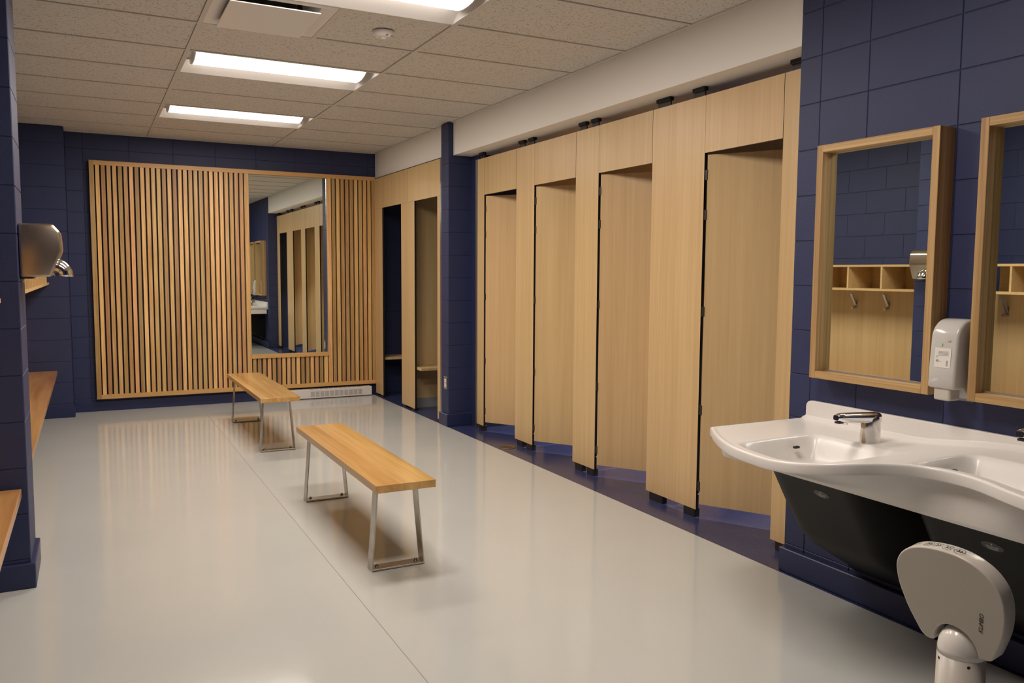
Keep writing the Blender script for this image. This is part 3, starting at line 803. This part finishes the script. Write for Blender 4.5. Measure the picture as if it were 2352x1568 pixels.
dot(-6.503, -6.496, 1.142, 1.152, 'print_green'); dot(-6.534, -6.520, 1.160, 1.166, 'print_red')

# ---- two-basin lavatory
Y0s, Y1s = -5.775, -7.70
def zd(y): return 0.745 + 0.043 * sst(6.30, 6.75, -y)
RIM = [(5.775, 0.545), (5.87, 0.478), (6.00, 0.402), (6.12, 0.352), (6.27, 0.324), (6.40, 0.321), (6.51, 0.342), (6.60, 0.396), (6.68, 0.490), (6.76, 0.549), (6.85, 0.571), (6.945, 0.558), (7.08, 0.500), (7.25, 0.440), (7.40, 0.425), (7.55, 0.45), (7.70, 0.50)]
def xfr(y):
    u = -y; R_ = RIM
    if u <= R_[0][0]: return R_[0][1]
    for k in range(len(R_) - 1):
        if u <= R_[k + 1][0]:
            (xa, ya), (xb, yb) = R_[k], R_[k + 1]; h = xb - xa; t = (u - xa) / h
            ma = (R_[k + 1][1] - R_[max(0, k - 1)][1]) / (R_[k + 1][0] - R_[max(0, k - 1)][0])
            n2_ = min(len(R_) - 1, k + 2); mb = (R_[n2_][1] - R_[k][1]) / (R_[n2_][0] - R_[k][0])
            return (2*t**3 - 3*t*t + 1) * ya + (t**3 - 2*t*t + t) * h * ma + (-2*t**3 + 3*t*t) * yb + (t**3 - t*t) * h * mb
    return R_[-1][1]
XBk = XR - 0.020
AX = 0.600
def under(x, y):
    """height of the sloping underside between rim and apron foot"""
    xt = min(xfr(y) + 0.026, AX - 0.004)
    if x >= AX: return 0.622
    return (zd(y) - 0.040) + (0.622 - (zd(y) - 0.040)) * max(0.0, min(1.0, (x - xt) / (AX - xt)))
def bowl(x, y):
    d = 0.0
    for yl, xb_, sh in ((-6.035, 0.862, 0.0), (-6.690, 0.905, 0.0)):
        s = yl - y
        if s < 0 or s > 0.62: continue
        a = sst(0.0, 0.050, s) * (1 - sst(0.20, 0.50, s))
        bk = sst(0, 0.075, xb_ - x)
        ft = sst(0.045, 0.30, x - xfr(y)) * 0.72 + 0.28 * sst(0.045, 0.10, x - xfr(y))
        d += 0.100 * a * bk * ft
    return min(d, max(0.0, zd(y) - under(x, y) - 0.010))
def lip(x, y):
    e = min(x - xfr(y), Y0s - y)
    return 0.007 * (1 - sst(0.0, 0.022, e)) if e >= 0 else 0.007
K = thing('washbasin', (XR, -6.7, 0.62), 'white two-basin stone washbasin with wavy front and black trap covers', 'washbasin')
bm = nb(); NU, NV = 190, 64
g = []
for i in range(NU + 1):
    y = Y0s + (Y1s - Y0s) * i / NU; row = []
    for j in range(NV + 1):
        t = j / NV; x = XBk + (xfr(y) - XBk) * t
        z = zd(y) - bowl(x, y) + lip(x, y) * (1 if t > 0.02 else 0)
        z += 0.020 * (1 - sst(0, 0.03, XBk - x))
        row.append(bm.verts.new((x, y, z)))
    g.append(row)
for i in range(NU):
    for j in range(NV):
        f = bm.faces.new((g[i][j], g[i][j + 1], g[i + 1][j + 1], g[i + 1][j])); f.smooth = True
def skirt(loop, ins):
    """rolled edge under a boundary loop: list of verts, inward offsets per ring"""
    prev = loop
    for dz, fn in ins:
        cur = [bm.verts.new(fn(v.co, dz)) for v in loop]
        for a, b_, c, d in zip(prev, prev[1:], cur[1:], cur):
            f = bm.faces.new((a, b_, c, d)); f.smooth = True
        prev = cur
loop = g[0][:] + [g[i][NV] for i in range(1, NU + 1)]
def off(k):
    def fn(co, dz):
        y = co.y; e = Vector((co.x, co.y, 0))
        xx = co.x; yy = co.y
        if abs(y - Y0s) < 1e-6 and co.x > xfr(y) + 0.002: yy -= k
        elif abs(y - Y0s) < 1e-6: xx += k; yy -= k
        else: xx += k
        return (xx, yy, zd(y) + dz)
    return fn
skirt(loop, [(0.0055, off(-0.003)), (0.002, off(-0.0060)), (-0.003, off(-0.0068)), (-0.029, off(-0.0066)), (-0.032, off(-0.0054)), (-0.0335, off(-0.002)), (-0.034, off(0.004)), (-0.0345, off(0.034))])
bmesh.ops.recalc_face_normals(bm, faces=bm.faces[:])
obj('deck', bm, 'sink_white', K)
bm = nb()
Rr = 0.028
pts = [(Y0s, 0.70), (Y0s, 0.832 - Rr)] + [(Y0s - Rr + Rr * math.cos(a), 0.832 - Rr + Rr * math.sin(a)) for a in [math.pi / 2 * k / 5 for k in range(1, 6)]] + [(Y1s, 0.832), (Y1s, 0.70)]
prism(bm, pts, 'x', XR - 0.021, XR - 0.0005, bev=0.003, seg=2); obj('backsplash', bm, 'sink_white', K)
bm = nb(); rows = []
for i in range(97):
    y = Y0s - 0.008 + (Y1s - Y0s + 0.008) * i / 96
    xt = min(xfr(y) + 0.026, AX - 0.004); zt = zd(y) - 0.0330
    rows.append([bm.verts.new(p) for p in ((xt, y, zt), (xt + (AX - xt) * 0.5, y, zt + (0.640 - zt) * 0.55), (AX, y, 0.632), (AX + 0.003, y, 0.622), (AX + 0.018, y, 0.622))])
for a, b_ in zip(rows, rows[1:]):
    for k in range(4):
        f = bm.faces.new((a[k], a[k + 1], b_[k + 1], b_[k])); f.smooth = k < 2
bm.faces.new(rows[0]); bm.faces.new(rows[-1])
bmesh.ops.recalc_face_normals(bm, faces=bm.faces[:])
box(bm, AX + 0.018, XR - 0.022, Y0s - 0.026, Y0s - 0.008, 0.622, 0.707)
obj('apron', bm, 'sink_white', K)
TP = [(0.606, 0.6215), (0.648, 0.550), (0.688, 0.480), (0.724, 0.425), (0.762, 0.365), (0.795, 0.328), (0.846, 0.287), (0.925, 0.240), (0.990, 0.200), (1.05, 0.165), (1.080, 0.140)]
for yl in (-6.045, -6.705):
    bm = nb(); n = 26; rows = []
    for i in range(n + 1):
        t = i / n; y = yl - 0.60 * t
        back = 0.020 * (1 - sst(0, 0.06, t)) + 0.30 * sst(0.62, 1.0, t)
        rows.append([bm.verts.new((min(x + back, XR - 0.004), y, z)) for x, z in TP])
    for a, b_ in zip(rows, rows[1:]):
        for k in range(len(TP) - 1):
            f = bm.faces.new((a[k], a[k + 1], b_[k + 1], b_[k])); f.smooth = True
    for r in (rows[0], rows[-1]):                         # closed side cheeks
        e1 = bm.verts.new((XR - 0.002, r[0].co.y, r[-1].co.z)); e0 = bm.verts.new((XR - 0.002, r[0].co.y, r[0].co.z))
        bm.faces.new(r + [e1, e0])
    bmesh.ops.recalc_face_normals(bm, faces=bm.faces[:])
    tc_ = obj('trap_cover', bm, 'trap_black', K); tc_['label'] = 'black curved trap cover under a basin'
    # maker's badge
    nx = Vector((-(0.606 - 0.648) * 0 - 0.862, 0, -0.507)).normalized()
    ey = Vector((0.507, 0, -0.862)).normalized()          # down along the cover
    bc = Vector((0.6335, yl - 0.245, 0.577)) + nx * 0.0012
    e_x = Vector((0, -1, 0)); e_y = -ey
    b2 = nb(); lathe(b2, [(1, 0), (1, 0.0008)], (0, 0, 0), n=32, sx=0.036, sy=0.017, smooth=False)
    place(b2, e_x, e_y, nx, bc); bd = obj('badge', b2, 'badge_dark', tc_)
    # (third level: the print is part of the badge mesh)
    me = bd.data; me.materials.append(MAT['badge_print'])
    b3 = bmesh.new(); b3.from_mesh(me)
    tb = text_mesh('Intersan', 0.0125, 0.0002); place(tb, e_x, e_y, nx, bc + nx * 0.0011 - e_y * 0.001 - ORG[bd.name]); merge(b3, tb, 1)
    for k, hw in ((0, 0.018), (1, 0.013)):
        q2 = bmesh.new(); box(q2, -hw, hw, -0.0006, 0.0006, 0, 0.0003); place(q2, e_x, e_y, nx, bc + nx * 0.0010 - e_y * (0.0080 + k * 0.0030) - ORG[bd.name]); merge(b3, q2, 1)
    q2 = bmesh.new(); lathe(q2, [(1, 0), (1, 0.0003)], (0, 0, 0), n=14, sx=0.0022, sy=0.0036, smooth=False); place(q2, e_x, e_y, nx, bc + nx * 0.0010 + e_y * 0.0095 - ORG[bd.name]); merge(b3, q2, 1)
    b3.to_mesh(me); b3.free()
# overflow slots
for x, y, z in ((0.722, -6.0735, 0.706), (0.745, -6.734, 0.752)):
    bm = nb(); box(bm, x - 0.014, x + 0.014, y - 0.010, y + 0.006, z - 0.005, z + 0.005, bev=0.004); obj('overflow_slot', bm, 'core_black', K)

def faucet(x, y, z, lab):
    bm = nb()
    lathe(bm, [(1.0, 0.0), (1.0, 0.004), (0.97, 0.010), (0.93, 0.060), (0.90, 0.100), (0.80, 0.112), (0.45, 0.118), (0.01, 0.119)], (x, y, z - 0.004), n=32, sx=0.049, sy=0.031); Fc = obj('faucet', bm, 'chrome_spotty', K); Fc['label'] = lab
    bm = nb()
    def ring(i):
        t = i / 12; xx = x + 0.030 - 0.225 * t
        hw = 0.0255 * (1 - 0.12 * t) * (1 if t < 0.9 else max(0.55, 1 - (t - 0.9) * 4.2)); hh = 0.0215 * (1 - 0.22 * t) * (1 if t < 0.88 else max(0.55, 1 - (t - 0.88) * 3.4))
        zc = z + 0.096 + 0.016 * t
        return [(xx, y + hw * math.copysign(abs(math.cos(a)) ** 0.6, math.cos(a)), zc + hh * math.copysign(abs(math.sin(a)) ** 0.6, math.sin(a))) for a in [2 * math.pi * k / 24 for k in range(24)]]
    sweep(bm, range(13), ring); obj('spout', bm, 'chrome', Fc)
    bm = nb(); lathe(bm, [(0.010, 0.0), (0.010, 0.014)], (x - 0.145, y, z + 0.083), n=16); obj('aerator', bm, 'chrome', Fc)
    bm = nb(); box(bm, x - 0.190, x - 0.165, y - 0.012, y + 0.012, z + 0.089, z + 0.097, bev=0.002); obj('sensor_window', bm, 'print_black', Fc)
faucet(0.915, -6.268, zd(-6.268), 'chrome sensor faucet on the left basin')
faucet(1.010, -6.905, zd(-6.905), 'chrome sensor faucet on the right basin, cut by the right edge')

# ---- folding step in front of the basin
FX = 0.300
St = thing('folding_step', (FX + 0.03, -7.068, 0.0), 'grey-white folding child step on a round floor post before the washbasin', 'step stool')
out = [(-6.8991, 0.1958), (-6.9041, 0.2164), (-6.9135, 0.2348), (-6.9276, 0.2509), (-6.9429, 0.2628), (-6.9598, 0.2719), (-6.9803, 0.2794), (-7.0035, 0.2847), (-7.0244, 0.2879), (-7.048, 0.2901), (-7.0685, 0.2906),
       (-7.0898, 0.2895), (-7.1089, 0.2869), (-7.1317, 0.2815), (-7.1511, 0.2735), (-7.1722, 0.2617), (-7.1898, 0.2456), (-7.2025, 0.2283), (-7.211, 0.2088), (-7.2155, 0.1882), (-7.2165, 0.1664), (-7.2152, 0.1423),
       (-7.2113, 0.117), (-7.2056, 0.0927), (-7.1968, 0.0683), (-7.1776, 0.0225), (-7.1714, 0.0124), (-7.1629, 0.0073), (-7.146, 0.0050)]
left = [(-6.9901, 0.0011), (-6.9755, 0.0034), (-6.9637, 0.0124), (-6.9523, 0.0314), (-6.9275, 0.075), (-6.9131, 0.1137), (-6.9041, 0.1412), (-6.9001, 0.1686)]
notch = [(-7.068 - 0.0665 * math.cos(a), 0.004 + 0.068 * math.sin(a)) for a in [math.pi * k / 14 for k in range(15)]]
TA = math.radians(11)                                     # the folded plate leans out over the floor
U_, N_ = Vector((-math.sin(TA), 0, math.cos(TA))), Vector((-math.cos(TA), 0, -math.sin(TA)))
def pw(y, s_, d=0.0): return Vector((FX, 0, 0.37)) + Vector((0, y, 0)) + U_ * s_ - N_ * d
def chaikin(p):
    q_ = [p[0]]
    for a, b_ in zip(p, p[1:]): q_ += [(a[0] * 0.75 + b_[0] * 0.25, a[1] * 0.75 + b_[1] * 0.25), (a[0] * 0.25 + b_[0] * 0.75, a[1] * 0.25 + b_[1] * 0.75)]
    return q_ + [p[-1]]
loop_ = chaikin(left + out)
bm = nb()
prism(bm, loop_ + notch, 'x', 0.0, 0.048, bev=0.004, seg=2, smooth=True)
bm.normal_update()
for f in bm.faces:
    if abs(f.normal.x) > 0.98: f.smooth = False; f.material_index = 1
for v in bm.verts: v.co = pw(v.co.y, v.co.z, v.co.x)
pl = obj('step_plate', bm, ['step_white', 'step_face'], St)
tb = text_mesh('KLiMBO', 0.0165, 0.0003, shear=0.2)
dv = (U_ * 0.992 + Vector((0, -0.12, 0))).normalized()
place(tb, dv, (Vector((0, 0.992, 0)) + U_ * 0.12).normalized(), N_, pw(-7.1506, 0.1137, -0.0005)); tl = obj('lettering', tb, 'print_black', pl)
# pictograms on the top rim of the plate
def rim_at(s):
    """point and tangent on the top rim by running Y"""
    pts_ = out
    for (ya, za), (yb, zb) in zip(pts_, pts_[1:]):
        if yb <= s <= ya:
            t = (s - ya) / (yb - ya); return pw(s, za + (zb - za) * t, 0.024), (Vector((0, yb - ya, 0)) + U_ * (zb - za)).normalized()
for k, (yc_, kind) in enumerate(((-6.997, 'box'), (-7.0244, 'box'), (-7.0529, 'box'), (-7.0869, 'ring'))):
    pt, tg = rim_at(yc_); acr = -N_; up = tg.cross(acr); up = up if up.z > 0 else -up
    o_ = pt + up * 0.0006
    b2 = nb(); h = 0.011; t = 0.0005
    if kind == 'box':
        for a in (-h, h):
            box(b2, -h, h, a - t, a + t, 0, 0.0003); box(b2, a - t, a + t, -h, h, 0, 0.0003)
    else:
        for q3 in range(24):
            a0, a1 = 2 * math.pi * q3 / 24, 2 * math.pi * (q3 + 1) / 24
            vs = [b2.verts.new((r * math.cos(a), r * math.sin(a), 0.0003)) for r, a in ((0.0135, a0), (0.0145, a0), (0.0145, a1), (0.0135, a1))]; b2.faces.new(vs)
        q4 = bmesh.new(); box(q4, -0.018, 0.018, -t, t, 0, 0.0003); merge(b2, q4)
    # two little figures
    for fx_, fl in ((-0.0035, 1), (0.004, 0.8)):
        q4 = bmesh.new(); box(q4, fx_ - 0.0012, fx_ + 0.0012, -0.004 * fl, 0.004 * fl, 0, 0.0003); merge(b2, q4)
        q4 = bmesh.new(); lathe(q4, [(0.0016, 0), (0.0016, 0.0003)], (fx_, 0.006 * fl, 0), n=10, smooth=False); merge(b2, q4)
        q4 = bmesh.new(); box(q4, fx_ - 0.004, fx_ + 0.001, -0.0048 * fl, -0.0036 * fl, 0, 0.0003); merge(b2, q4)
        q4 = bmesh.new(); box(q4, fx_ - 0.001, fx_ + 0.0045, 0.0005, 0.0017, 0, 0.0003); merge(b2, q4)
    place(b2, tg, acr, up, o_); obj('pictogram', b2, 'print_black', pl)
pt, tg = rim_at(-6.9598); up = tg.cross(-N_); up = up if up.z > 0 else -up
tb = text_mesh('KLiMBO', 0.0075, 0.0002, shear=0.2); place(tb, tg, -N_, up, pt + up * 0.0008); obj('rim_lettering', tb, 'print_grey', pl)
bm = nb(); pc = (FX + 0.028, -7.068, 0.0)
lathe(bm, [(0.110, 0.0), (0.110, 0.010), (0.070, 0.016), (0.063, 0.030), (0.0615, 0.355)], pc, n=40); post = obj('post', bm, 'step_white', St)
bm = nb(); lathe(bm, [(0.0612, 0.3555), (0.0612, 0.372), (0.058, 0.392), (0.050, 0.411), (0.038, 0.425), (0.022, 0.434), (0.0008, 0.437)], pc, n=40); obj('dome_cap', bm, 'step_cap', St)
for a in (-2.25, 2.65):
    bm = nb(); c = Vector((pc[0] + 0.0608 * math.cos(a), pc[1] + 0.0608 * math.sin(a), 0.342)); 
    b2 = nb(); lathe(b2, [(0.0045, -0.001), (0.0045, 0.0012), (0.003, 0.0016)], (0, 0, 0), n=14, smooth=False)
    nn = Vector((math.cos(a), math.sin(a), 0)); place(b2, (-math.sin(a), math.cos(a), 0), (0, 0, 1), nn, c); bm.free(); obj('screw', b2, 'core_black', post)
